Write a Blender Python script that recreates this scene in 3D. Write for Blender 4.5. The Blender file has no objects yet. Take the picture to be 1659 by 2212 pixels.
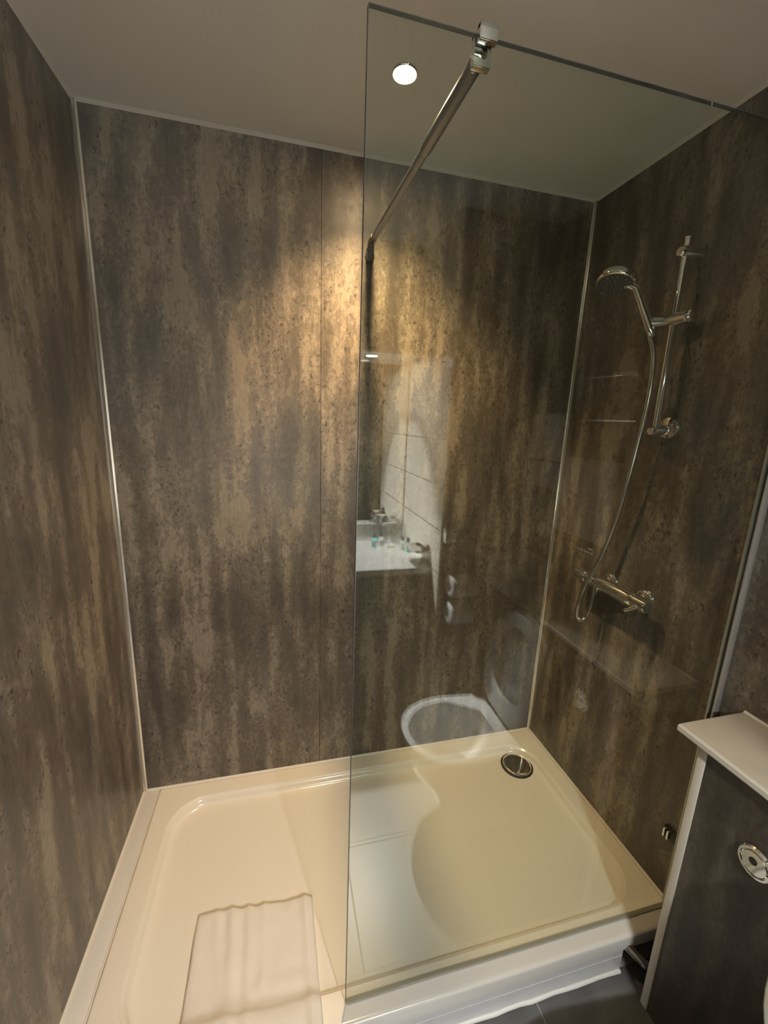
import bpy, bmesh, math, random
from mathutils import Vector, Matrix, noise as mnoise
random.seed(7)
scene = bpy.context.scene
COL = scene.collection

# ------------------------------------------------------------------ room constants (metres)
W = 1.66            # left wall x=0, right wall x=W; back wall y=0; tray top z=0
H = 2.229           # ceiling
FL = -0.13          # floor
YG = -0.755         # shower screen plane
XG = 0.659          # free edge of the screen
ZG = 2.000
YF = -1.702         # front wall piece (beside the vanity alcove)
XS = 1.222          # tiled alcove side wall
YM = -2.287         # mirror wall
ZS = 1.745          # bulkhead underside
ZC = 0.737          # worktop height
XL, ZL, YL = 1.448, 0.725, -0.821   # cistern shelf: front edge, top, end by the screen

# ------------------------------------------------------------------ camera
cam_d = bpy.data.cameras.new('camera'); cam = bpy.data.objects.new('camera', cam_d); COL.objects.link(cam)
yaw, pitch, roll = 0.2517, -0.2156, 0.0373
fwd = Vector((math.sin(yaw)*math.cos(pitch), math.cos(yaw)*math.cos(pitch), math.sin(pitch)))
r0 = Vector((math.cos(yaw), -math.sin(yaw), 0)); u0 = r0.cross(fwd)
rt = r0*math.cos(roll) + u0*math.sin(roll); up = -r0*math.sin(roll) + u0*math.cos(roll)
cam.matrix_world = Matrix(((rt.x, up.x, -fwd.x, 0.523), (rt.y, up.y, -fwd.y, -1.484), (rt.z, up.z, -fwd.z, 1.413), (0, 0, 0, 1)))
cam_d.sensor_fit = 'VERTICAL'; cam_d.sensor_height = 36.0; cam_d.lens = 36.0*891.8/2212
cam_d.clip_start = 0.02
scene.camera = cam

# ------------------------------------------------------------------ world, exposure
world = bpy.data.worlds.new('world'); scene.world = world; world.use_nodes = True
world.node_tree.nodes['Background'].inputs[0].default_value = (0.02, 0.018, 0.015, 1)
world.node_tree.nodes['Background'].inputs[1].default_value = 0.2
scene.view_settings.view_transform = 'Standard'; scene.view_settings.look = 'None'
scene.view_settings.exposure = 0.0; scene.view_settings.gamma = 1.0
scene.view_settings.use_curve_mapping = False
cy = scene.cycles
cy.max_bounces = 14; cy.diffuse_bounces = 6; cy.glossy_bounces = 6; cy.transparent_max_bounces = 16
cy.caustics_reflective = False; cy.caustics_refractive = False
cy.sample_clamp_indirect = 4.0; cy.use_adaptive_sampling = False

SHOWER_W, SHOWER_COL = 108.0, (1.0, 0.67, 0.34)
VANITY_W, VANITY_COL = 1900.0, (0.97, 0.98, 0.96)

# ------------------------------------------------------------------ node helpers
def new_mat(name):
    m = bpy.data.materials.new(name); m.use_nodes = True
    nt = m.node_tree
    return m, nt, nt.nodes['Principled BSDF']
def mat(name, col, rough=0.5, metal=0.0, coat=0.0, spec=0.5, bump=None, sheen=0.0):
    m, nt, b = new_mat(name)
    b.inputs['Base Color'].default_value = (*col, 1); b.inputs['Roughness'].default_value = rough
    b.inputs['Metallic'].default_value = metal; b.inputs['Coat Weight'].default_value = coat
    b.inputs['Specular IOR Level'].default_value = spec; b.inputs['Sheen Weight'].default_value = sheen
    if bump:
        n = nt.nodes.new('ShaderNodeTexNoise'); n.inputs['Scale'].default_value = bump[0]; n.inputs['Detail'].default_value = 5
        g = nt.nodes.new('ShaderNodeNewGeometry'); nt.links.new(g.outputs['Position'], n.inputs['Vector'])
        bp = nt.nodes.new('ShaderNodeBump'); bp.inputs['Strength'].default_value = bump[1]; bp.inputs['Distance'].default_value = bump[2]
        nt.links.new(n.outputs['Fac'], bp.inputs['Height']); nt.links.new(bp.outputs['Normal'], b.inputs['Normal'])
    return m
class NB:
    def __init__(s, nt): s.nt = nt
    def n(s, t, **kw):
        x = s.nt.nodes.new(t)
        for k, v in kw.items(): setattr(x, k, v)
        return x
    def l(s, a, b): s.nt.links.new(a, b)
    def math(s, op, a, b=None, c=None, clamp=False):
        x = s.n('ShaderNodeMath', operation=op, use_clamp=clamp)
        for i, v in enumerate((a, b, c)):
            if v is None: continue
            if isinstance(v, (int, float)): x.inputs[i].default_value = v
            else: s.l(v, x.inputs[i])
        return x.outputs[0]
    def noise(s, vec, detail=4, rough=0.5, dist=0.0, lac=2.0):
        x = s.n('ShaderNodeTexNoise'); x.inputs['Scale'].default_value = 1.0
        x.inputs['Detail'].default_value = detail; x.inputs['Roughness'].default_value = rough
        x.inputs['Distortion'].default_value = dist; x.inputs['Lacunarity'].default_value = lac
        s.l(vec, x.inputs['Vector']); return x.outputs['Fac']
    def mapr(s, v, a, b, c=0.0, d=1.0, smooth=True):
        x = s.n('ShaderNodeMapRange'); x.interpolation_type = 'SMOOTHSTEP' if smooth else 'LINEAR'
        s.l(v, x.inputs['Value'])
        for k, q in zip(('From Min', 'From Max', 'To Min', 'To Max'), (a, b, c, d)): x.inputs[k].default_value = q
        return x.outputs[0]
    def mix(s, f, a, b, blend='MIX'):
        x = s.n('ShaderNodeMix', data_type='RGBA', blend_type=blend)
        if isinstance(f, (int, float)): x.inputs['Factor'].default_value = f
        else: s.l(f, x.inputs['Factor'])
        for i, v in ((6, a), (7, b)):
            if isinstance(v, tuple): x.inputs[i].default_value = (*v, 1)
            else: s.l(v, x.inputs[i])
        return x.outputs[2]

def panel_mat(name, axis, seed, rough=0.40, tone=1.0):
    """distressed plaster-look laminate shower panel: ragged pale patches over dark vertical streaks"""
    m, nt, b = new_mat(name); k = NB(nt)
    g = k.n('ShaderNodeNewGeometry'); sp = k.n('ShaderNodeSeparateXYZ'); k.l(g.outputs['Position'], sp.inputs[0])
    u, z = sp.outputs['XY'.index(axis)], sp.outputs[2]
    def vec(su, sz, off):
        c = k.n('ShaderNodeCombineXYZ')
        k.l(k.math('MULTIPLY_ADD', u, su, off + seed), c.inputs[0]); k.l(k.math('MULTIPLY_ADD', z, sz, off*1.7), c.inputs[2])
        c.inputs[1].default_value = seed*0.37 + off
        return c.outputs[0]
    big = k.noise(vec(6.0, 3.0, 1.0), 2, .5, .2)
    col = k.noise(vec(19, 2.9, 5.0), 1, .5)
    mid = k.noise(vec(38, 20, 9.0), 3, .6, .2)
    rag = k.noise(vec(90, 58, 13.0), 7, .74, .5)
    fine = k.noise(vec(230, 16, 21.0), 3, .6)
    speck = k.noise(vec(92, 66, 31.0), 4, .62, .8)
    s1 = k.math('MULTIPLY_ADD', col, .80, k.math('MULTIPLY', big, .46))
    s2 = k.math('MULTIPLY_ADD', mid, .42, s1)
    s3 = k.math('MULTIPLY_ADD', rag, .42, s2)          # mean about 1.05
    base = k.mix(k.mapr(col, .38, .62), (0.103, 0.094, 0.086), (0.138, 0.126, 0.114))
    base = k.mix(k.mapr(big, .38, .62), base, k.mix(.5, base, (0.143, 0.118, 0.099)))
    c = k.mix(k.mapr(s3, 1.022, 1.075, 0, .46), base, (0.212, 0.190, 0.166))
    c = k.mix(k.mapr(s3, 1.12, 1.20, 0, .65), c, (0.285, 0.258, 0.224))
    c = k.mix(k.mapr(s3, .96, .87, 0, .55), c, (0.061, 0.056, 0.052))
    sc = k.n('ShaderNodeVectorMath', operation='SCALE'); k.l(c, sc.inputs[0])
    k.l(k.math('MULTIPLY', k.mapr(rag, .36, .64, .87*tone, 1.13*tone), k.mapr(fine, .3, .7, 1.08, .86)), sc.inputs['Scale'])
    tn = k.n('ShaderNodeVectorMath', operation='MULTIPLY'); k.l(sc.outputs[0], tn.inputs[0]); tn.inputs[1].default_value = (1.04, .99, .90)
    c = tn.outputs[0]
    # worn dark pits clustered along the rims of the pale patches
    rim = k.math('MULTIPLY', k.mapr(s2, .79, .85), k.mapr(s2, .96, .89))
    pit = k.math('MULTIPLY', k.mapr(speck, .565, .615), rim)
    c = k.mix(k.math('MULTIPLY', pit, .80), c, (0.037, 0.032, 0.029))
    k.l(c, b.inputs['Base Color'])
    k.l(k.mapr(rag, .3, .7, rough-.07, rough+.1), b.inputs['Roughness'])
    bp = k.n('ShaderNodeBump'); bp.inputs['Strength'].default_value = .25; bp.inputs['Distance'].default_value = .0006
    k.l(s3, bp.inputs['Height']); k.l(bp.outputs['Normal'], b.inputs['Normal'])
    return m

def glass_mat(name, tint, f0=0.046, sp_rough=0.0):
    """thin architectural glass: Fresnel mirror over a tinted see-through sheet (both faces of a real pane)"""
    m, nt, b = new_mat(name); k = NB(nt); nt.nodes.remove(b)
    lw = k.n('ShaderNodeLayerWeight'); lw.inputs['Blend'].default_value = .5
    fr = k.math('MULTIPLY_ADD', k.math('POWER', lw.outputs['Facing'], 5.0), 1-f0, f0)
    t = k.n('ShaderNodeBsdfTransparent'); t.inputs[0].default_value = (*tint, 1)
    gl = k.n('ShaderNodeBsdfGlossy'); gl.inputs['Roughness'].default_value = sp_rough
    mx = k.n('ShaderNodeMixShader'); k.l(fr, mx.inputs[0]); k.l(t.outputs[0], mx.inputs[1]); k.l(gl.outputs[0], mx.inputs[2])
    k.l(mx.outputs[0], nt.nodes['Material Output'].inputs['Surface'])
    return m
def emit_mat(name, col, s):
    m, nt, b = new_mat(name)
    b.inputs['Base Color'].default_value = (.8, .8, .8, 1)
    b.inputs['Emission Color'].default_value = (*col, 1); b.inputs['Emission Strength'].default_value = s
    return m
def mottled(name, c1, c2, scale, rough, bump=0.0):
    m, nt, b = new_mat(name); k = NB(nt)
    g = k.n('ShaderNodeNewGeometry'); mp = k.n('ShaderNodeVectorMath', operation='SCALE'); mp.inputs['Scale'].default_value = scale
    k.l(g.outputs['Position'], mp.inputs[0])
    f = k.noise(mp.outputs[0], 6, .6, .5)
    k.l(k.mix(k.mapr(f, .35, .65), c1, c2), b.inputs['Base Color']); b.inputs['Roughness'].default_value = rough
    if bump:
        bp = k.n('ShaderNodeBump'); bp.inputs['Strength'].default_value = bump; bp.inputs['Distance'].default_value = .001
        k.l(f, bp.inputs['Height']); k.l(bp.outputs['Normal'], b.inputs['Normal'])
    return m

M = {}
M['panel_x'] = panel_mat('laminate_panel_x', 'X', 3.1)
M['panel_x2'] = panel_mat('laminate_panel_x_b', 'X', 57.4)
M['panel_y'] = panel_mat('laminate_panel_y', 'Y', 11.7)
M['panel_y2'] = panel_mat('laminate_panel_y_b', 'Y', 83.3)
M['charcoal_y'] = panel_mat('charcoal_laminate_y', 'Y', 29.5, .42, .36)
M['charcoal_x'] = panel_mat('charcoal_laminate_x', 'X', 29.5, .42, .36)
M['ceiling'] = mottled('ceiling_paint', (.82, .80, .76), (.85, .83, .79), 3, .5)
M['acrylic'] = mat('white_acrylic', (.84, .81, .75), .16, coat=.3)
M['riser'] = mat('white_board', (.72, .72, .72), .3)
M['chrome'] = mat('chrome', (.88, .87, .85), .05, 1.0)
M['satin'] = mat('satin_steel', (.62, .61, .59), .22, 1.0)
M['trimmetal'] = mat('polished_trim', (.78, .76, .72), .2, .8)
M['channel'] = mat('satin_channel', (.50, .48, .44), .35, .4)
M['sealant'] = mat('white_sealant', (.74, .71, .66), .4)
M['edging'] = mat('white_edging', (.70, .67, .60), .4)
M['ledge'] = mottled('cream_shelf', (.62, .56, .46), (.66, .60, .50), 9, .28)
M['counter'] = mottled('white_worktop', (.74, .74, .72), (.80, .80, .78), 14, .14)
M['tile'] = mottled('cream_tile', (.60, .565, .48), (.66, .62, .54), 7, .09)
M['grout'] = mat('pale_grout', (.93, .91, .87), .7)
M['floor_tile'] = mottled('grey_floor_tile', (.080, .078, .075), (.105, .102, .098), 10, .35)
M['floor_grout'] = mat('grey_grout', (.33, .32, .30), .8)
M['ceramic'] = mat('white_ceramic', (.80, .80, .79), .08, coat=.5)
M['seat'] = mat('white_plastic', (.76, .76, .74), .2)
M['towel'] = mat('white_terry', (.80, .78, .75), .95, bump=(420, .5, .002), sheen=.3)
M['paper'] = mat('tissue_paper', (.80, .79, .77), .9, bump=(300, .3, .001))
M['card'] = mat('cardboard', (.30, .24, .18), .9)
M['glass'] = glass_mat('screen_glass', (.895, .918, .878), .058)
M['tumbler'] = glass_mat('tumbler_glass', (.93, .95, .95), .06)
M['film'] = glass_mat('plastic_film', (.86, .88, .90), .10, .15)
M['mirror'] = mat('mirror_silver', (.90, .91, .90), .0, 1.0)
M['black'] = mat('black_plastic', (.012, .012, .012), .35)
M['dark'] = mat('dark_rubber', (.02, .02, .02), .6)
M['seal'] = mat('clear_seal', (.42, .40, .35), .3)
M['lotion'] = mat('turquoise_liquid', (.16, .52, .56), .15, coat=.4)
M['cream'] = mat('cream_liquid', (.68, .66, .55), .15, coat=.4)
M['soap'] = mat('soap_wrap', (.75, .74, .70), .4)
M['warm_lens'] = emit_mat('warm_lamp_lens', (1.0, .72, .40), 330)
M['cool_lens'] = emit_mat('cool_lamp_lens', (.97, .98, .96), 3200)
M['arm'] = mat('brushed_arm', (.22, .215, .205), .34, 1.0)
M['nozzle'] = mat('grey_rubber', (.10, .10, .10), .5)

# ------------------------------------------------------------------ mesh helpers
def link(name, bm, m, parent=None, smooth=35):
    me = bpy.data.meshes.new(name); bmesh.ops.recalc_face_normals(bm, faces=bm.faces); bm.to_mesh(me); bm.free()
    if smooth:
        for p in me.polygons: p.use_smooth = True
        me.set_sharp_from_angle(angle=math.radians(smooth))
    me.materials.append(M[m] if isinstance(m, str) else m)
    o = bpy.data.objects.new(name, me); COL.objects.link(o)
    if parent is not None:
        o.parent = parent
        o.matrix_parent_inverse = parent_inv(parent)
    return o
def parent_inv(p):
    def world_of(q): return q.matrix_basis.copy() if q.parent is None else world_of(q.parent) @ q.matrix_parent_inverse @ q.matrix_basis
    return world_of(p).inverted()
def tag(o, label, cat, group=None, kind=None):
    o['label'] = label; o['category'] = cat
    if group: o['group'] = group
    if kind: o['kind'] = kind
    return o
def struct(o, label, cat=None):
    o['kind'] = 'structure'; o['label'] = label
    if cat: o['category'] = cat
    return o
def thing(name, loc, label, cat, group=None):
    o = bpy.data.objects.new(name, None); COL.objects.link(o); o.location = loc; o.empty_display_size = .05
    return tag(o, label, cat, group)
def box(bm, x0, x1, y0, y1, z0, z1, bevel=0.0, seg=2):
    t = bmesh.new()
    bmesh.ops.create_cube(t, size=1)
    bmesh.ops.transform(t, verts=t.verts, matrix=Matrix.Translation(((x0+x1)/2, (y0+y1)/2, (z0+z1)/2)) @ Matrix.Diagonal((abs(x1-x0), abs(y1-y0), abs(z1-z0), 1)))
    if bevel: bmesh.ops.bevel(t, geom=t.edges[:], offset=bevel, segments=seg, affect='EDGES', profile=.5)
    merge(bm, t); return bm
def merge(bm, t):
    vm = {v: bm.verts.new(v.co) for v in t.verts}
    for f in t.faces: bm.faces.new([vm[v] for v in f.verts])
    t.free()
def B(*a, **k): return box(bmesh.new(), *a, **k)
def bridge(bm, la, lb, closed=True):
    n = len(la)
    for i in range(n if closed else n-1):
        j = (i+1) % n
        bm.faces.new((la[i], la[j], lb[j], lb[i]))
def loft(bm, loops, cap0=True, cap1=True, closed=True):
    vs = [[bm.verts.new(p) for p in lp] for lp in loops]
    for a, b_ in zip(vs, vs[1:]): bridge(bm, a, b_, closed)
    if cap0: bm.faces.new(vs[0][::-1])
    if cap1: bm.faces.new(vs[-1])
    return bm
def frame_of(d):
    d = d.normalized(); a = Vector((0, 0, 1)) if abs(d.z) < .9 else Vector((1, 0, 0))
    s = d.cross(a).normalized(); return s, s.cross(d).normalized()
def smooth_path(pts, rad, n=7):
    """round the corners of a polyline with radius rad"""
    P = [Vector(p) for p in pts]; out = [P[0]]
    for i in range(1, len(P)-1):
        a, b_, c = P[i-1], P[i], P[i+1]
        d1, d2 = (a-b_), (c-b_); t = min(rad, d1.length*.48, d2.length*.48)
        p1, p2 = b_ + d1.normalized()*t, b_ + d2.normalized()*t
        for k in range(n+1):
            s = k/n; out.append((1-s)**2*p1 + 2*s*(1-s)*b_ + s*s*p2)
    out.append(P[-1]); return out
def catmull(pts, n=10):
    P = [Vector(p) for p in pts]; Q = [2*P[0]-P[1]] + P + [2*P[-1]-P[-2]]; out = []
    for i in range(1, len(Q)-2):
        for k in range(n):
            t = k/n; a, b_, c, d = Q[i-1], Q[i], Q[i+1], Q[i+2]
            out.append(.5*((2*b_) + (c-a)*t + (2*a-5*b_+4*c-d)*t*t + (3*b_-a-3*c+d)*t**3))
    out.append(P[-1]); return out
def tube(bm, path, r, n=14, radii=None, cap=True):
    P = [Vector(p) for p in path]; s = None; loops = []
    for i, p in enumerate(P):
        d = (P[min(i+1, len(P)-1)] - P[max(i-1, 0)]).normalized()
        if s is None: s, t = frame_of(d)
        else:
            s = (s - d*s.dot(d)).normalized(); t = s.cross(d).normalized()
        rr = radii[i] if radii else r
        loops.append([p + (s*math.cos(2*math.pi*k/n) + t*math.sin(2*math.pi*k/n))*rr for k in range(n)])
    return loft(bm, loops, cap, cap)
def lathe(bm, prof, origin, axis, n=28, cap0=True, cap1=True):
    """prof: (distance along axis, radius)"""
    ax = Vector(axis).normalized(); s, t = frame_of(ax); o = Vector(origin)
    return loft(bm, [[o + ax*h + (s*math.cos(2*math.pi*k/n) + t*math.sin(2*math.pi*k/n))*max(r, 1e-5) for k in range(n)] for h, r in prof], cap0, cap1)
def rrect(x0, x1, y0, y1, r, z, n=8):
    out = []
    for cx, cy_, a0 in ((x1-r, y1-r, 0), (x0+r, y1-r, 90), (x0+r, y0+r, 180), (x1-r, y0+r, 270)):
        for k in range(n+1):
            a = math.radians(a0 + 90*k/n); out.append(Vector((cx + r*math.cos(a), cy_ + r*math.sin(a), z)))
    return out
def prism(bm, prof, vec):
    """extrude a closed 3D polygon by vec"""
    return loft(bm, [[Vector(p) for p in prof], [Vector(p) + Vector(vec) for p in prof]])
def fz(x, y, z=0.0, s=1.0): return mnoise.noise(Vector((x*s, y*s, z*s)))

# ================================================================== SETTING
# back wall: backing + two metre-wide laminate panels with a fine butt joint
wb = struct(link('wall_back', B(-.1, W+.1, .010, .11, FL, H+.05), 'dark', smooth=0), 'dark distressed laminate back wall of the shower', 'wall')
link('panel', B(0, .6642, 0, .012, -.03, H), 'panel_x', wb)
link('panel', B(.6656, W, 0, .012, -.03, H), 'panel_x', wb)
wl = struct(link('wall_left', B(-.1, 0, YM-.1, .1, FL, H+.05), 'panel_y2', smooth=0), 'dark laminate left wall beside the shower tray', 'wall')
wr = struct(link('wall_right', B(W+.010, W+.11, YM-.1, .1, FL, H+.05), 'dark', smooth=0), 'dark laminate right wall carrying the shower fittings', 'wall')
link('panel', B(W, W+.012, YG, 0, -.03, H, bevel=.0008, seg=1), 'panel_y', wr)
link('panel', B(W, W+.012, YF-.05, YG-.0015, FL, H, bevel=.0008, seg=1), 'panel_y', wr)
wf = struct(link('wall_front', B(XS+.012, W+.1, YF-.10, YF, FL, H+.05), 'panel_x2', smooth=0), 'narrow dark laminate wall beside the vanity alcove', 'wall')
# ceiling and floor
struct(link('ceiling', B(-.1, W+.1, YM-.1, .1, H, H+.1), 'ceiling', smooth=0), 'plain off-white painted ceiling', 'ceiling')
fl = struct(link('floor', B(-.1, W+.1, YM-.1, .1, FL-.1, FL-.002), 'floor_grout', smooth=0), 'dark grey tiled bathroom floor', 'floor')
TS = .45; me_t = None
for i in range(-3, 2):
    for j in range(4):
        x0 = 1.183 + i*TS; y0 = -.79 - (j+1)*TS
        a, b_ = max(x0, 0)+.0015, min(x0+TS, W)-.0015
        c, d = max(y0, YM)+.0015, (y0+TS)-.0015
        if b_-a > .05 and d-c > .05: link('tile', B(a, b_, c, d, FL-.01, FL, bevel=.001, seg=1), 'floor_tile', fl)
# tiled alcove: side wall (faces -x), mirror wall (faces +y)
ws = struct(link('wall_alcove', B(XS+.0030, XS+.06, YM-.1, YF-.001, FL, H+.03), 'grout', smooth=0), 'cream tiled side wall of the vanity alcove', 'wall')
zr = [FL] + [.128 + .2023*i for i in range(0, 11)]
zr = [z for z in zr if z < H-.02] + [H]
yc = [YF, YF-.30, YM]
for z0, z1 in zip(zr, zr[1:]):
    for y1, y0 in zip(yc, yc[1:]):
        link('tile', B(XS, XS+.012, y0+.0020, y1-(.0020 if y1 != YF else 0), z0+.0020, z1-.0020, bevel=.0008, seg=1), 'tile', ws)
wm = struct(link('wall_vanity', B(-.1, XS+.05, YM-.1, YM-.008, FL, H+.03), 'grout', smooth=0), 'cream tiled wall behind the vanity mirror', 'wall')
xc = [0, .3, .6, .9, XS]
for z0, z1 in ((ZC, .836),):
    for x0, x1 in zip(xc, xc[1:]):
        link('tile', B(x0+.0013, x1-.0013, YM-.012, YM, z0+.001, z1-.0013, bevel=.001, seg=1), 'tile', wm)
bk = struct(link('wall_bulkhead', B(0, XS-.001, YM-.1, -2.097, ZS, H+.02), 'panel_x2', smooth=0), 'laminate bulkhead above the vanity mirror', 'wall')
link('underside', B(0, XS-.001, YM, -2.099, ZS-.006, ZS), 'ceiling', bk)
# corner trims and sealant beads
def vtrim(name, cx, cy_, sx, sy, z0, z1, s, m, lab):
    pr = [(0, 0), (s, 0), (s, .003), (s*.62, .0055), (s*.36, s*.36), (.0055, s*.62), (.003, s), (0, s)]
    bm = bmesh.new(); prism(bm, [(cx+sx*a, cy_+sy*b_, z0) for a, b_ in pr], (0, 0, z1-z0))
    return struct(link(name, bm, m), lab, 'trim')
vtrim('trim_1', 0, 0, 1, -1, 0.004, H, .0125, 'trimmetal', 'bright metal corner trim between left and back walls')
vtrim('trim_2', W, 0, -1, -1, 0.004, H, .0105, 'trimmetal', 'bright metal corner trim between back and right walls')
def bead(name, a, b_, s, n1, n2, lab):
    a, b_, n1, n2 = map(Vector, (a, b_, n1, n2)); bm = bmesh.new()
    pr = [a, a+n1*s, a+n1*s*.45+n2*s*.45, a+n2*s]
    prism(bm, pr, b_-a); return struct(link(name, bm, 'sealant'), lab, 'sealant')
bead('trim_3', (.0, 0, H), (W, 0, H), .008, (0, -1, 0), (0, 0, -1), 'white sealant bead along the ceiling above the back wall')
bead('trim_4', (0, YM, H), (0, 0, H), .008, (1, 0, 0), (0, 0, -1), 'white sealant bead along the ceiling above the left wall')
bead('trim_5', (W, YF, H), (W, 0, H), .008, (-1, 0, 0), (0, 0, -1), 'white sealant bead along the ceiling above the right wall')
bead('trim_6', (.0, 0, 0), (W, 0, 0), .007, (0, -1, 0), (0, 0, 1), 'white sealant bead between tray and back wall')
bead('trim_7', (0, -.80, 0), (0, 0, 0), .008, (1, 0, 0), (0, 0, 1), 'white sealant bead between tray infill and left wall')
bead('trim_8', (W, -.80, 0), (W, 0, 0), .006, (-1, 0, 0), (0, 0, 1), 'white sealant bead between tray and right wall')
struct(link('trim_9', B(.001, .0535, -.80, -.001, -.05, .0015, bevel=.002), 'riser'), 'white infill strip between tray and left wall', 'trim')
rz = struct(link('trim_10', B(.0, 1.462, -.797, -.785, FL, -.012, bevel=.0015), 'riser'), 'white plinth board below the front of the tray', 'trim')
rb = bmesh.new(); tube(rb, [(0.0+i*.0365, -.7985+.0012*math.sin(i*1.7), FL+.004+.0012*math.sin(i*2.3)) for i in range(41)], .006, 8)
link('sealant_bead', rb, 'sealant', rz)
link('joint_line', B(.0, 1.461, -.7976, -.7968, -.0700, -.0690), 'sealant', rz, 0)

# ================================================================== SHOWER TRAY
tray = thing('shower_tray', (.86, -.4, 0), 'white acrylic shower tray with rounded inner corners', 'shower tray')
X0, X1, Y0, Y1 = .0545, W-.001, -.799, -.001
ix0, ix1, iy0, iy1 = .116, 1.598, -.728, -.066
bm = bmesh.new(); lp = []
for d, z in ((0, -.045), (0, -.008), (.002, -.003), (.006, -.0006), (.012, 0)):
    lp.append(rrect(X0+d, X1-d, Y0+d, Y1-d, .006+.0, z, 10))
for d, z in ((-.004, 0.0), (-.0008, -.0002), (.0, -.0028), (.0012, -.0042), (.006, -.0062), (.010, -.0120), (.013, -.0190), (.0165, -.0245), (.024, -.0275), (.045, -.0292), (.12, -.0315), (.24, -.034)):
    lp.append(rrect(ix0+d, ix1-d, iy0+d, iy1-d, max(.125-d*.5, .03), z, 10))
loft(bm, lp)
link('basin', bm, 'acrylic', tray, 50)
bm = bmesh.new(); tube(bm, [(.0542 + .0006*math.sin(i*1.9), -.799 + i*.0399, .0010) for i in range(21)], .0026, 8); link('sealant_line', bm, 'sealant', tray)
dr = link('waste_cover', lathe(bmesh.new(), [(0, .060), (.004, .0605), (.0065, .0585), (.0082, .050), (.0095, .03), (.010, .004)], (1.503, -.160, -.0275), (0, 0, 1), 44), 'chrome', tray, 60)
dr['label'] = 'round chrome waste cover'
link('waste_ring', lathe(bmesh.new(), [(0, .068), (.0012, .068), (.002, .065), (.002, .061)], (1.503, -.160, -.0285), (0, 0, 1), 44), 'dark', tray)

# ================================================================== SHOWER SCREEN
scr = thing('shower_screen', (1.16, YG, 0), 'frameless clear glass shower screen standing on the tray', 'shower screen')
link('glass_pane', B(XG, W-.004, YG-.004, YG+.004, .0065, ZG), 'glass', scr, 0)
bm = bmesh.new(); box(bm, W-.018, W, YG-.010, YG-.0042, .002, ZG, bevel=.001); box(bm, W-.018, W, YG+.0042, YG+.010, .002, ZG, bevel=.001)
ch = link('wall_channel', bm, 'channel', scr); ch['label'] = 'satin metal wall channel'
link('bottom_seal', B(XG+.001, W-.02, YG-.0055, YG+.0055, .0008, .0062, bevel=.001), 'seal', scr)
link('edge_strip', B(XG-.0010, XG-.0001, YG-.004, YG+.004, .0065, ZG), 'nozzle', scr, 0)
link('edge_strip', B(XG, W-.004, YG-.004, YG+.004, ZG+.0001, ZG+.0010), 'nozzle', scr, 0)

# brace from the glass to the back wall
br = thing('screen_brace', (.844, YG, 1.99), 'chrome support arm from glass top to back wall', 'support arm')
A_, Bq = Vector((.844, YG+.004, 1.985)), Vector((.823, -.012, 1.978)); dv = (Bq-A_).normalized()
bm = bmesh.new(); box(bm, .844-.015, .844+.015, YG-.016, YG-.0045, ZG-.013, ZG+.010, bevel=.0015)
box(bm, .844-.015, .844+.015, YG+.0045, YG+.016, ZG-.034, ZG+.012, bevel=.0015)
box(bm, .844-.015, .844+.015, YG-.016, YG+.016, ZG+.0015, ZG+.010, bevel=.0015)
link('glass_clamp', bm, 'chrome', br)
link('clamp_collar', tube(bmesh.new(), [A_+dv*.010, A_+dv*.026], .0105, 20), 'satin', br)
link('sleeve', tube(bmesh.new(), [A_+dv*.026, A_+dv*.245, A_+dv*.250], .0125, 20, radii=[.0125, .0125, .0105]), 'arm', br)
link('tube', tube(bmesh.new(), [A_+dv*.2, Bq-dv*.012], .0100, 20), 'arm', br)
bm = bmesh.new(); tube(bm, smooth_path([Bq-dv*.05, Bq-dv*.004, Bq+Vector((0, -.002, -.055))], .018), .0112, 18)
link('elbow', bm, 'arm', br)
link('wall_flange', lathe(bmesh.new(), [(0, .016), (.004, .016), (.006, .011), (.012, .010)], (.823, -.0002, 1.945), (0, -1, 0), 24), 'chrome', br)

# ================================================================== DOWNLIGHTS
def downlight(name, x, y, z, r, lens, label, power, col, size, blend, group=None, tilt=0.0):
    t = thing(name, (x, y, z), label, 'downlight', group)
    link('bezel', lathe(bmesh.new(), [(0, r), (-.002, r), (-.005, r*.94), (-.006, r*.90), (-.003, r*.87), (0, r*.87)], (x, y, z-.0001), (0, 0, 1), 36, False, False), 'chrome', t)
    link('lens', lathe(bmesh.new(), [(0, r*.86), (-.003, r*.85), (-.0045, r*.5), (-.005, .001)], (x, y, z-.0003), (0, 0, 1), 32), lens, t)
    ld = bpy.data.lights.new(name+'_lamp', 'SPOT'); lo = bpy.data.objects.new(name+'_lamp', ld); COL.objects.link(lo)
    ld.energy = power; ld.color = col; ld.spot_size = math.radians(size); ld.spot_blend = blend; ld.shadow_soft_size = r*.55
    lo.parent = t; lo.location = (0, 0, -.012); lo.rotation_euler = (math.radians(tilt), 0, 0)
    return t
downlight('shower_downlight', .829, -.337, H, .031, 'warm_lens', 'lit warm downlight in the ceiling above the tray', SHOWER_W, SHOWER_COL, 100, 1.0, None, 11)
downlight('vanity_downlight', .985, -2.19, ZS-.006, .036, 'cool_lens', 'cool white downlight under the bulkhead above the mirror', VANITY_W, VANITY_COL, 80, 1.0)

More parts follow.
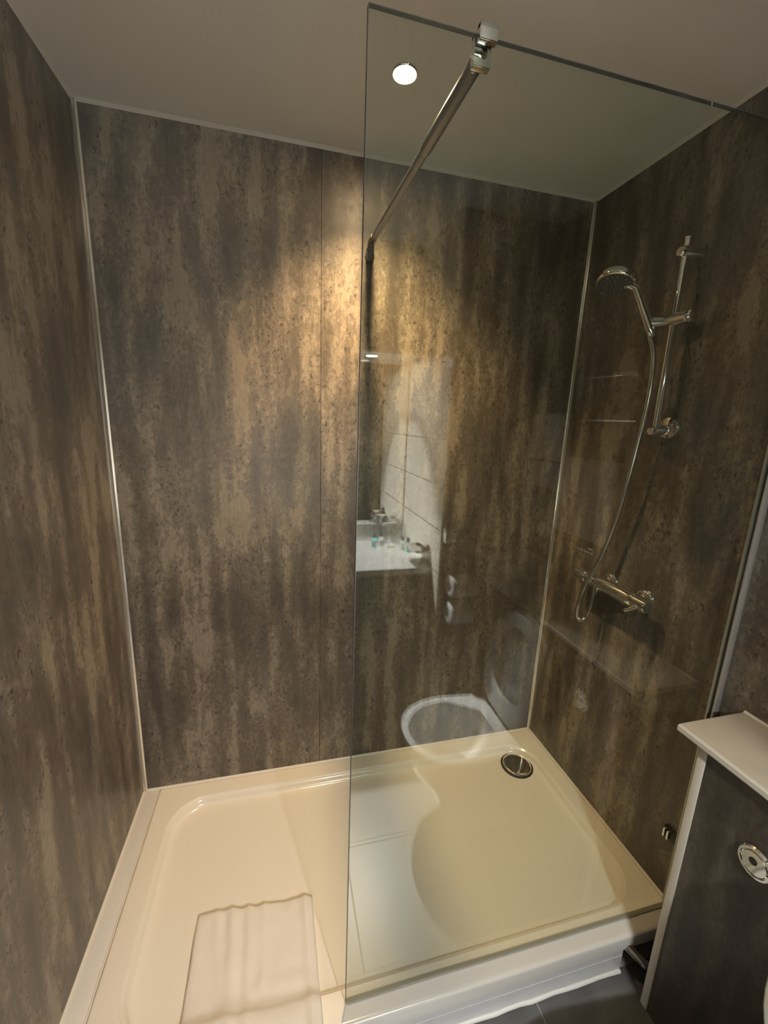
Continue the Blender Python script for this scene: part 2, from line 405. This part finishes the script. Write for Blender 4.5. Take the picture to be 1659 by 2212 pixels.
# ================================================================== SHOWER FITTINGS ON THE RIGHT WALL
rail = thing('riser_rail', (W, -.466, 1.4), 'chrome vertical riser rail on the right wall', 'shower rail')
RX, RY = W-.055, -.466
link('bar', tube(bmesh.new(), [(RX, RY, 1.405), (RX, RY, 1.925)], .0095, 18), 'chrome', rail)
bm = bmesh.new(); tube(bm, [(W-.001, RY, 1.893), (RX-.014, RY, 1.893), (RX-.020, RY, 1.893)], .015, 18, radii=[.015, .015, .011]); link('top_bracket', bm, 'chrome', rail)
link('end_cap', lathe(bmesh.new(), [(0, .0105), (.004, .0105), (.007, .008)], (RX, RY, 1.924), (0, 0, 1), 18), 'chrome', rail)
bm = bmesh.new(); lathe(bm, [(0, .033), (.010, .033), (.015, .030), (.018, .022)], (W, RY, 1.425), (-1, 0, 0), 32); link('bottom_rose', bm, 'chrome', rail)
bm = bmesh.new(); tube(bm, [(W-.012, RY, 1.42), (RX-.012, RY, 1.415), (RX-.018, RY, 1.413)], .014, 18, radii=[.015, .014, .010]); link('bottom_bracket', bm, 'chrome', rail)
bm = bmesh.new(); tube(bm, [(RX, RY-.044, 1.722), (RX, RY+.030, 1.722)], .017, 20)
tube(bm, [(RX, RY+.026, 1.722), (RX-.030, RY+.047, 1.722)], .0145, 16, radii=[.015, .018]); link('slider', bm, 'satin', rail)
link('slider_knob', lathe(bmesh.new(), [(0, .016), (.012, .0175), (.016, .014)], (RX, RY-.042, 1.722), (0, -1, 0), 20), 'chrome', rail)

hs = thing('hand_shower', (RX-.03, RY+.047, 1.72), 'round chrome hand shower hung in the riser rail holder', 'shower head')
K = Vector((RX-.033, RY+.046, 1.706)); HC = Vector((1.470, -.378, 1.828))
face_n = Vector((-.30, -.18, -.94)).normalized()
neck = HC + Vector((.045, -.030, -.018))
path = [K.lerp(neck, -.22), K.lerp(neck, -.1), K, K.lerp(neck, .4), K.lerp(neck, .8), neck, neck.lerp(HC+Vector((0, 0, .010)), .6)]
link('handle', tube(bmesh.new(), path, .012, 16, radii=[.0095, .0125, .0135, .0120, .0105, .0110, .0120]), 'chrome', hs)
link('head', lathe(bmesh.new(), [(-.030, .002), (-.0295, .018), (-.026, .034), (-.018, .047), (-.008, .053), (.002, .0545), (.007, .053), (.008, .049)], HC, face_n, 40), 'chrome', hs, 60)
sp = link('spray_plate', lathe(bmesh.new(), [(.006, .048), (.0095, .047), (.0105, .040), (.0112, .002)], HC, face_n, 36), 'nozzle', hs, 60)
s_, t_ = frame_of(face_n)
nzm = bmesh.new(); lathe(nzm, [(0, .0022), (.0035, .0018)], (0, 0, 0), face_n, 6); nz0 = None
for ring, cnt in ((.010, 6), (.020, 12), (.030, 16), (.040, 20)):
    for q in range(cnt):
        a = 2*math.pi*q/cnt + ring*40; pos = HC + face_n*.0104 + (s_*math.cos(a)+t_*math.sin(a))*ring
        if nz0 is None:
            nz0 = link('nozzle', nzm, 'satin', sp, 0); nz0.location = pos; base_inv = nz0.matrix_parent_inverse.copy()
        else:
            c = nz0.copy(); COL.objects.link(c); c.parent = sp; c.matrix_parent_inverse = base_inv; c.location = pos

# hose: ribbed metal, hangs in a loop below the valve and back up to its outlet
hp = [K+Vector((.004, 0, -.02)), (1.588, -.430, 1.64), (1.588, -.440, 1.57), (1.586, -.441, 1.47), (1.586, -.430, 1.36), (1.590, -.411, 1.24), (1.596, -.385, 1.12), (1.594, -.355, 1.0),
      (1.575, -.332, .90), (1.556, -.325, .82), (1.555, -.323, .765), (1.563, -.329, .741), (1.576, -.338, .752), (1.585, -.345, .79), (1.591, -.348, .85)]
path = catmull(hp, 26)
rad = [.0068 + (.0009 if i % 2 else 0) for i in range(len(path))]
hose = tag(link('shower_hose', tube(bmesh.new(), path, .007, 10, radii=rad), 'satin', None, 80), 'ribbed metal shower hose looping from hand shower to bar valve', 'hose')

vz = .892; VX = W-.062
valve = thing('shower_valve', (VX, -.41, vz), 'chrome thermostatic bar valve below the riser rail', 'shower valve')
link('body', tube(bmesh.new(), [(VX, -.300, vz), (VX, -.305, vz), (VX, -.500, vz), (VX, -.505, vz)], .022, 28, radii=[.020, .022, .022, .020]), 'chrome', valve)
for y0, y1, s in ((-.300, -.248, 1), (-.505, -.556, -1)):
    kn = link('knob', tube(bmesh.new(), [(VX, y0+.001*s, vz), (VX, y0+.004*s, vz), (VX, y1-.004*s, vz), (VX, y1, vz)], .021, 28, radii=[.019, .0225, .0215, .018]), 'chrome', valve)
    link('end_cap', lathe(bmesh.new(), [(0, .013), (.002, .013), (.003, .008), (.0035, .001)], (VX, y1, vz), (0, s, 0), 20), 'nozzle', kn)
link('lever', tube(bmesh.new(), [(VX-.018, -.535, vz-.004), (VX-.034, -.522, vz-.020), (VX-.040, -.512, vz-.026)], .006, 12, radii=[.007, .006, .005]), 'chrome', valve)
for y in (-.342, -.488):
    link('wall_rose', lathe(bmesh.new(), [(0, .033), (.004, .033), (.010, .029), (.014, .020)], (W, y, .884), (-1, 0, 0), 32), 'chrome', valve)
    link('elbow', tube(bmesh.new(), [(W-.008, y, .886), (VX+.014, y, vz-.001)], .0145, 18), 'chrome', valve)
link('outlet', tube(bmesh.new(), [(VX-.002, -.348, vz-.018), (VX-.004, -.348, vz-.046)], .0105, 16), 'chrome', valve)

# ================================================================== BOXED-IN CISTERN AND SHELF
YE = -.866; XB = 1.468
cb = thing('cistern_boxing', (XB, -1.29, FL), 'charcoal laminate boxing hiding the cistern behind the toilet', 'boxing')
link('front_panel', B(XB, XB+.014, YF+.001, YE-.014, FL+.001, ZL-.020), 'charcoal_y', cb, 0)
link('end_panel', B(XB+.013, W-.001, YE-.013, YE-.001, FL+.001, ZL-.020), 'charcoal_x', cb, 0)
es = link('corner_edging', B(XB-.003, XB+.012, YE-.0195, YE, FL+.001, ZL-.020, bevel=.002), 'edging', cb); es['label'] = 'cream corner edging'
link('screw_cover', lathe(bmesh.new(), [(0, .004), (.0012, .003)], (XB, -.936, .580), (-1, 0, 0), 12), 'black', cb)
sh = thing('cistern_shelf', (XL+.1, -1.26, ZL), 'cream shelf capping the boxing beside the shower screen', 'shelf')
link('board', B(XL+.010, W-.001, YF+.001, YL, ZL-.018, ZL, bevel=.0015), 'ledge', sh)
bm = bmesh.new(); pr = [(XL+.0095, YL, ZL-.019), (XL+.003, YL, ZL-.019), (XL, YL, ZL-.015), (XL, YL, ZL-.0045), (XL+.003, YL, ZL-.0015), (XL+.0095, YL, ZL-.0015)]
prism(bm, pr, (0, YF+.001-YL, 0)); link('front_edging', bm, 'edging', sh)
bead('trim_11', (W, YF, ZL), (W, YL, ZL), .005, (-1, 0, 0), (0, 0, 1), 'thin sealant line behind the cistern shelf')
fb = thing('flush_button', (XB, -1.018, .548), 'round chrome flush button on the boxing', 'flush button')
link('ring', lathe(bmesh.new(), [(0, .034), (.004, .034), (.008, .031), (.008, .027), (.004, .026)], (XB, -1.018, .548), (-1, 0, 0), 36), 'chrome', fb)
link('push_plate', lathe(bmesh.new(), [(.001, .0255), (.007, .0250), (.0085, .023), (.0088, .001)], (XB, -1.018, .548), (-1, 0, 0), 32), 'chrome', fb)
link('sensor_dot', lathe(bmesh.new(), [(.0085, .008), (.010, .0075), (.0105, .001)], (XB, -1.016, .552), (-1, 0, 0), 16), 'black', fb)
# pipe and wall clip behind the boxing
pp = tag(link('waste_pipe', tube(bmesh.new(), [(1.475, -.792, -.045), (1.50, -.83, -.060), (1.545, -.862, -.073)], .012, 16), 'chrome'), 'short chrome pipe in the gap beside the plinth board', 'pipe')
wc = thing('wall_clip', (W, -.717, .221), 'small dark clip with two chrome bars low on the right wall', 'clip')
link('plate', B(W-.012, W, -.745, -.700, .205, .240, bevel=.003), 'black', wc)
for y in (-.708, -.720): link('bar', B(W-.020, W-.011, y-.003, y+.003, .206, .236, bevel=.0015), 'chrome', wc)

# ================================================================== TOILET
TY = -1.296; TZ = .272
toi = thing('toilet', (1.2, TY, FL), 'white back to wall toilet with its seat and lid raised', 'toilet')
def dloop(xf, xb, hw, z, n=40, hb=None, sq=2.3):
    """D-shaped outline: rounded front at xf, flat back at xb"""
    hb = hw*.86 if hb is None else hb; xc_ = xf + hw*1.25; out = []
    for i in range(n):
        a = math.pi*(.5 + i/(n-1)); c, s = math.cos(a), math.sin(a)
        out.append(Vector((xc_ + (xc_-xf)*math.copysign(abs(c)**(2/sq), c), TY + hw*math.copysign(abs(s)**(2/sq), s), z)))
    out = out + [Vector((xb-.02, TY-hb, z)), Vector((xb, TY-hb+.02, z)), Vector((xb, TY+hb-.02, z)), Vector((xb-.02, TY+hb, z))]
    return out
bm = bmesh.new(); L = [dloop(1.13, XB-.002, .110, FL+.001), dloop(1.12, XB-.002, .112, FL+.05), dloop(1.07, XB-.002, .125, FL+.16), dloop(.985, XB-.002, .160, FL+.27), dloop(.962, XB-.002, .176, TZ-.05),
    dloop(.956, XB-.002, .180, TZ-.015), dloop(.958, XB-.003, .179, TZ-.004), dloop(.966, XB-.008, .173, TZ)]
def iloop(d, z, n=44):
    base = dloop(.958, XB, .180, z); c = Vector((1.150, TY, z)); out = []
    for p in base:
        a = math.atan2(p.y-TY, p.x-c.x); out.append(Vector((c.x + (.172-d)*math.cos(a)*1.0, TY + (.152-d)*math.sin(a), z)))
    return out
L += [iloop(0, TZ), iloop(.004, TZ-.004), iloop(.0, TZ-.03), iloop(.01, TZ-.09), iloop(.05, TZ-.15), iloop(.09, TZ-.19)]
loft(bm, L, True, True); link('bowl', bm, 'ceramic', toi, 50)
link('water', lathe(bmesh.new(), [(0, .075), (.001, .075)], (1.150, TY, TZ-.165), (0, 0, 1), 30), 'mirror', toi)
# raised seat and lid: built flat in (u across, v up) then leaned back against the boxing
lean = math.radians(8)
def lifted(u, v, w, x0): return Vector((x0 + v*math.sin(lean) - w*math.cos(lean), TY + u, TZ + .012 + v*math.cos(lean) + w*math.sin(lean)))
def oval(hw, v0, v1, n=44, k=1.0):
    out = []; vc = v0 + (v1-v0)*.55
    for i in range(n):
        a = 2*math.pi*i/n; c, s = math.cos(a), math.sin(a)
        hh = (v1-vc) if s > 0 else (vc-v0); e = 2.0 if s > 0 else 2.9
        out.append((hw*math.copysign(abs(c)**(2/e), c), vc + hh*math.copysign(abs(s)**(2/e), s)))
    return out
def plate_loops(hw, v0, v1, ths): return [[lifted(u, v, w, x0) for u, v in oval(hw-d, v0+d, v1-d)] for d, w, x0 in ths]
X_S, X_L = 1.354, 1.377
bm = bmesh.new()
O = plate_loops(.176, .005, .432, ((.004, -.008, X_S), (0, -.002, X_S), (0, .004, X_S), (.006, .010, X_S)))
I = plate_loops(.112, .085, .375, ((-.004, .009, X_S), (0, .004, X_S), (0, -.006, X_S)))
vs = [[bm.verts.new(p) for p in lp_] for lp_ in O+I]
for a, b_ in zip(vs, vs[1:]): bridge(bm, a, b_)
bridge(bm, vs[-1], vs[0]); link('seat', bm, 'seat', toi, 50)
bm = bmesh.new(); loft(bm, plate_loops(.178, .005, .436, ((.004, -.010, X_L), (0, -.004, X_L), (0, .002, X_L), (.004, .005, X_L)))); link('lid', bm, 'seat', toi, 50)
for s in (-.08, .08): link('hinge', tube(bmesh.new(), [(1.370, TY+s-.02, TZ+.012), (1.370, TY+s+.02, TZ+.012)], .012, 14), 'chrome', toi)

# ================================================================== TOWEL RAIL WITH TOWELS
ry = lambda v: 2*YG - v
tr = thing('towel_rail', (W, ry(-.2), .975), 'chrome hooped heated towel rail above the cistern shelf', 'towel rail')
XR = W-.115
pts = [(W-.045, ry(-.29), .975), (W-.045, ry(.01), .975), (XR, ry(.045), 1.147), (XR, ry(.045), 1.581), (XR, ry(-.455), 1.581), (XR, ry(-.455), 1.147), (W-.045, ry(-.29), .985)]
bm = bmesh.new(); tube(bm, smooth_path(pts[:1]+pts[1:3], .02)[:-1] + smooth_path(pts[2:6], .075, 10)[0:] + [Vector(pts[6])], .0095, 14); link('hoop', bm, 'chrome', tr)
for z in (1.444, 1.290, 1.170):
    link('bar', tube(bmesh.new(), [(XR, ry(.045), z), (XR, ry(-.455), z)], .0085, 14), 'chrome', tr)
for v, z in ((.0, .978), (-.27, .978)):
    link('bracket', tube(bmesh.new(), [(W-.001, ry(v), z), (W-.045, ry(v), z)], .010, 14), 'chrome', tr)
for v in (.045, -.455):
    link('bracket', tube(bmesh.new(), [(W-.001, ry(v), 1.50), (XR, ry(v), 1.50)], .009, 14), 'chrome', tr)
def draped(name, x, y0, y1, zbar, front, rear, label, rb_=.012, seed=0):
    """towel folded over a bar: rear flap on the wall side"""
    prof = [(rb_, -rear + rear*i/9) for i in range(10)] + [(rb_*math.cos(a), rb_*math.sin(a)) for a in [math.pi*i/8 for i in range(1, 8)]] + [(-rb_, -front*i/11) for i in range(12)]
    ny = 22; bm = bmesh.new(); g = []
    for j in range(ny+1):
        y = y0 + (y1-y0)*j/ny; row = []
        for dx, dz in prof:
            fall = min(1, max(0, -dz/.12)); wv = .006*fall*math.sin(y*34+seed) + .006*fall*fz(y, dz, seed, 11)
            row.append(bm.verts.new((x+dx+wv, y + .004*fall*fz(dz, y, seed+3, 9), zbar+dz)))
        g.append(row)
    for a, b_ in zip(g, g[1:]): bridge(bm, a, b_, False)
    o = link(name, bm, 'towel', None, 80); md = o.modifiers.new('t', 'SOLIDIFY'); md.thickness = .007; md.offset = 1
    return tag(o, label, 'towel', 'towels on the rail')
draped('hand_towel', XR, ry(.036), ry(-.160), 1.446, .155, .27, 'white towel on the second bar of the towel rail, furthest from the shower', .014, 1)
draped('hand_towel', XR, ry(-.172), ry(-.440), 1.294, .250, .22, 'long white towel on the third bar of the towel rail, nearest the shower', .014, 4)

# folded towels on the shelf
def folded(name, x0, x1, y0, y1, z0, h, label, seed):
    bm = bmesh.new(); n = 3; loops = []
    pr = []
    R_ = h/2
    for i in range(9):   # rounded fold facing -x
        a = math.pi/2 + math.pi*i/8; pr.append((x0 + R_ + R_*math.cos(a), R_ + R_*math.sin(a)))
    pr = [(x0+R_+(x1-x0-R_)*(1-i/5), h) for i in range(5)] + pr + [(x0+R_+(x1-x0-R_)*((i+1)/5), 0) for i in range(5)]
    ny = 18
    for j in range(ny+1):
        s = j/ny; y = y0+(y1-y0)*s; e = min(s, 1-s)*ny; rnd = .86+.14*min(1, e/1.6)**.5
        loops.append([Vector((px + .004*fz(px, y, seed, 14), y + .003*fz(pz, px, seed, 20), z0 + h*.5 + (pz-h*.5)*rnd*(1+.0*seed) + (.006*fz(px, y, seed+5, 12) if pz > h*.5 else 0))) for px, pz in pr])
    loft(bm, loops); o = link(name, bm, 'towel', None, 60)
    return tag(o, label, 'towel', 'folded towels on the shelf')
folded('folded_towel', 1.425, 1.650, -1.695, -1.40, ZL+.002, .062, 'folded white bath towel lying directly on the cistern shelf', 2)
folded('folded_towel', 1.432, 1.648, -1.690, -1.415, ZL+.068, .060, 'folded white bath towel on top of the other on the cistern shelf', 6)

# ================================================================== FRONT WALL: TISSUE BOX, TOILET ROLLS
tb = thing('tissue_dispenser', (1.285, YF, .94), 'chrome tissue dispenser with a round opening beside the alcove', 'tissue dispenser')
bm = bmesh.new(); box(bm, 1.228, 1.345, YF, YF+.040, .895, .980, bevel=.003); link('cover', bm, 'chrome', tb)
link('opening_rim', lathe(bmesh.new(), [(0, .031), (.002, .031), (.002, .026), (0, .026)], (1.292, YF+.0395, .940), (0, 1, 0), 32), 'satin', tb)
link('opening', lathe(bmesh.new(), [(.0005, .0262), (.0012, .0262)], (1.292, YF+.0395, .940), (0, 1, 0), 32), 'nozzle', tb)
rh = thing('toilet_roll_holder', (1.31, YF, .64), 'chrome double toilet roll holder below the tissue dispenser', 'roll holder')
for z in (.705, .578):
    link('spindle', tube(bmesh.new(), [(1.246, YF+.062, z), (1.368, YF+.062, z)], .007, 14), 'chrome', rh)
link('post', B(1.362, 1.372, YF, YF+.068, .565, .718, bevel=.002), 'chrome', rh)
link('backplate', B(1.350, 1.384, YF, YF+.005, .560, .723, bevel=.001), 'chrome', rh)
for z, lb in ((.7, 'full white toilet roll on the upper spindle of the holder'), (.573, 'white toilet roll on the lower spindle of the holder')):
    t = thing('toilet_roll', (1.302, YF+.062, z), lb, 'toilet roll', 'toilet rolls')
    bm = bmesh.new(); pf = [(-.049, .021), (-.050, .024), (-.050, .050), (-.048, .053), (.048, .053), (.050, .050), (.050, .024), (.049, .021)]
    ls = []
    for h_, r_ in pf: ls.append([Vector((1.302+h_, YF+.062+r_*math.cos(2*math.pi*q/32), z+r_*math.sin(2*math.pi*q/32))) for q in range(32)])
    vs = [[bm.verts.new(p) for p in l_] for l_ in ls]
    for a, b_ in zip(vs, vs[1:]+vs[:1]): bridge(bm, a, b_)
    link('paper', bm, 'paper', t)
    bm = bmesh.new(); vs = [[bm.verts.new((1.302+h_, YF+.062+r_*math.cos(2*math.pi*q/24), z+r_*math.sin(2*math.pi*q/24))) for q in range(24)] for h_, r_ in ((-.0495, .0208), (.0495, .0208), (.0495, .0195), (-.0495, .0195))]
    for a, b_ in zip(vs, vs[1:]+vs[:1]): bridge(bm, a, b_)
    link('core', bm, 'card', t)

# ================================================================== VANITY
YV = -1.797
vu = thing('vanity_unit', (.6, YV, FL), 'dark laminate vanity front under the white worktop', 'vanity unit')
link('front_panel', B(.002, XS-.012, YV-.030, YV-.014, FL+.08, ZC-.033), 'panel_x2', vu, 0)
link('plinth', B(.002, XS-.012, YV-.075, YV-.060, FL+.001, FL+.08), 'black', vu, 0)
link('end_trim', B(XS-.011, XS-.001, YV-.030, YV-.012, FL+.001, ZC-.033, bevel=.001), 'edging', vu)
wt = thing('vanity_worktop', (.6, -2.04, ZC), 'glossy white worktop in the vanity alcove', 'worktop')
link('slab', B(.002, XS-.001, YM+.001, YV, ZC-.032, ZC, bevel=.003), 'counter', wt)
link('sealant_line', B(XS-.005, XS-.0005, YM+.001, YV, ZC-.001, ZC+.004, bevel=.001), 'sealant', wt)
mi = thing('vanity_mirror', (.6, YM, .838), 'large frameless mirror above the vanity worktop', 'mirror')
link('silvered_glass', B(.004, XS-.008, YM, YM+.005, .840, ZS-.007), 'mirror', mi, 0)
link('bottom_trim', B(.004, XS-.008, YM, YM+.009, .8335, .8398, bevel=.001), 'edging', mi)
link('edge_trim', B(XS-.0078, XS-.004, YM, YM+.008, .8335, ZS-.007, bevel=.0008), 'satin', mi)
link('top_trim', B(.004, XS-.004, -2.098, -2.090, ZS-.006, ZS+.006, bevel=.001), 'edging', bk)

def bottle(x, y, m, label):
    t = thing('toiletry_bottle', (x, y, ZC), label, 'bottle', 'toiletry bottles on the worktop')
    link('body', lathe(bmesh.new(), [(0, .012), (.002, .0142), (.045, .0142), (.050, .012), (.053, .008), (.056, .008)], (x, y, ZC+.0003), (0, 0, 1), 20), m, t)
    link('cap', lathe(bmesh.new(), [(.0555, .0092), (.057, .0098), (.074, .0098), (.075, .009)], (x, y, ZC+.0003), (0, 0, 1), 18), 'black', t)
    link('paper_label', lathe(bmesh.new(), [(.014, .01435), (.016, .0145), (.034, .0145), (.036, .01435)], (x, y, ZC+.0003), (0, 0, 1), 20, False, False), 'soap', t)
bottle(1.022, -2.155, 'lotion', 'turquoise mini bottle with black cap, furthest from the tiled side wall')
bottle(1.062, -2.170, 'cream', 'cream mini bottle with black cap beside the wrapped tumblers')
bottle(1.163, -2.085, 'cream', 'cream mini bottle with black cap nearest the tiled side wall')
bottle(1.182, -2.048, 'lotion', 'turquoise mini bottle with black cap nearest the tiled side wall')
def tumbler(x, y, label, tilt, seed):
    t = thing('wrapped_tumbler', (x, y, ZC), label, 'tumbler', 'wrapped tumblers on the worktop')
    bm = bmesh.new(); n = 26; prof = [(.001, .001), (.001, .026), (.004, .028), (.095, .034), (.095, .0315), (.012, .0255), (.011, .001)]
    lathe(bm, prof, (x, y, ZC+.0012), (0, 0, 1), n); link('glass', bm, 'tumbler', t)
    bm = bmesh.new(); ls = []
    for h_, r_ in ((.0003, .033), (.003, .037), (.04, .040), (.09, .041), (.104, .034), (.112, .016), (.116, .006), (.128, .020), (.140, .027)):
        ls.append([Vector((x + tilt*h_*.25 + (r_*(1+.13*math.sin(q*5+seed+h_*50)))*math.cos(2*math.pi*q/36), y + (r_*(1+.13*math.sin(q*5+seed+h_*50)))*math.sin(2*math.pi*q/36), ZC+h_+.004*math.sin(q*3+seed)*(h_ > .1))) for q in range(36)])
    loft(bm, ls, True, False); link('film_wrap', bm, 'film', t, 25)
tumbler(1.076, -2.225, 'film wrapped tumbler standing behind the round soap', -.3, 1.0)
tumbler(1.168, -2.215, 'film wrapped tumbler in the corner by the tiled side wall', .3, 2.6)
so = thing('round_soap', (1.112, -2.145, ZC), 'small round wrapped soap between the mini bottles', 'soap')
link('bar', lathe(bmesh.new(), [(0, .016), (.003, .019), (.012, .0195), (.016, .017), (.0175, .009), (.018, .001)], (1.112, -2.145, ZC+.0003), (0, 0, 1), 24), 'soap', so)
link('wrapper_seal', lathe(bmesh.new(), [(.0170, .010), (.0195, .009), (.020, .001)], (1.112, -2.145, ZC+.0003), (0, 0, 1), 18), 'edging', so)
# chrome soap dish on the tiled side wall
sd = thing('soap_dish', (XS, -1.86, .80), 'chrome soap dish fixed to the tiled side wall', 'soap dish')
link('mount', lathe(bmesh.new(), [(0, .022), (.006, .022), (.009, .018), (.028, .010)], (XS, -1.835, .818), (-1, 0, 0), 24), 'chrome', sd)
bm = bmesh.new(); loft(bm, [rrect(XS-.082, XS-.012, -1.945, -1.825, .02, .800), rrect(XS-.090, XS-.006, -1.955, -1.815, .025, .815), rrect(XS-.086, XS-.010, -1.951, -1.819, .022, .815), rrect(XS-.078, XS-.016, -1.941, -1.829, .018, .804)]); link('tray', bm, 'chrome', sd)
link('arm', tube(bmesh.new(), [(XS-.026, -1.835, .818), (XS-.040, -1.840, .812)], .007, 12), 'chrome', sd)

# ================================================================== BATH MAT TOWEL over the tray front
bm = bmesh.new(); prof = [(-.460, -.021), (-.50, -.021), (-.54, -.0205), (-.58, -.020), (-.62, -.020), (-.655, -.019), (-.685, -.016), (-.705, -.006), (-.722, .007), (-.742, .012), (-.765, .0125), (-.786, .0122), (-.802, .009), (-.812, -.002), (-.815, -.02), (-.816, -.045), (-.816, -.075), (-.817, -.10)]
fine = catmull([(0, y, z) for y, z in prof], 4)
nx = 46; g = []
for i in range(nx+1):
    s = i/nx; row = []
    for k_, p in enumerate(fine):
        q = k_/(len(fine)-1)
        xa = .268 + q*.0 - .012*(q > .4)*(q-.4); xb_ = .598 + .006*q
        x = xa + (xb_-xa)*s
        d = abs(p.y+.460)
        fold = .0055*math.exp(-((s-.30-.10*q)/.045)**2) + .005*math.exp(-((s-.44-.04*q)/.03)**2)*max(0, 1-q*1.2) + .004*math.exp(-((s-.57)/.03)**2)*max(0, 1-q*2.0) + .005*math.exp(-((s-.93)/.03)**2) + .004*math.exp(-((s-.16-.3*q)/.04)**2)*max(0, 1-q*1.5)
        rnd = .0028*fz(x, p.y, 1.0, 13) + .0016*fz(x, p.y, 4.0, 34)
        edge = -.004*(max(0, 1-s/.03) + max(0, (s-.97)/.03)) - .004*max(0, 1-d/.015)
        up_ = fold*1.5 + rnd*1.7 + edge + .004
        over = p.y < -.808
        row.append(bm.verts.new((x, p.y - (up_ if over else 0) + (.010*(s-.5)**2 if k_ == 0 else 0) - .022*s*(1-q)*(0 if over else 1), p.z + (0 if over else up_))))
    g.append(row)
for a, b_ in zip(g, g[1:]): bridge(bm, a, b_, False)
mt = link('bath_mat', bm, 'towel', None, 80); md = mt.modifiers.new('t', 'SOLIDIFY'); md.thickness = .009; md.offset = -1
bpy.context.view_layer.update()
tag(mt, 'white terry bath mat draped over the front of the tray', 'bath mat')
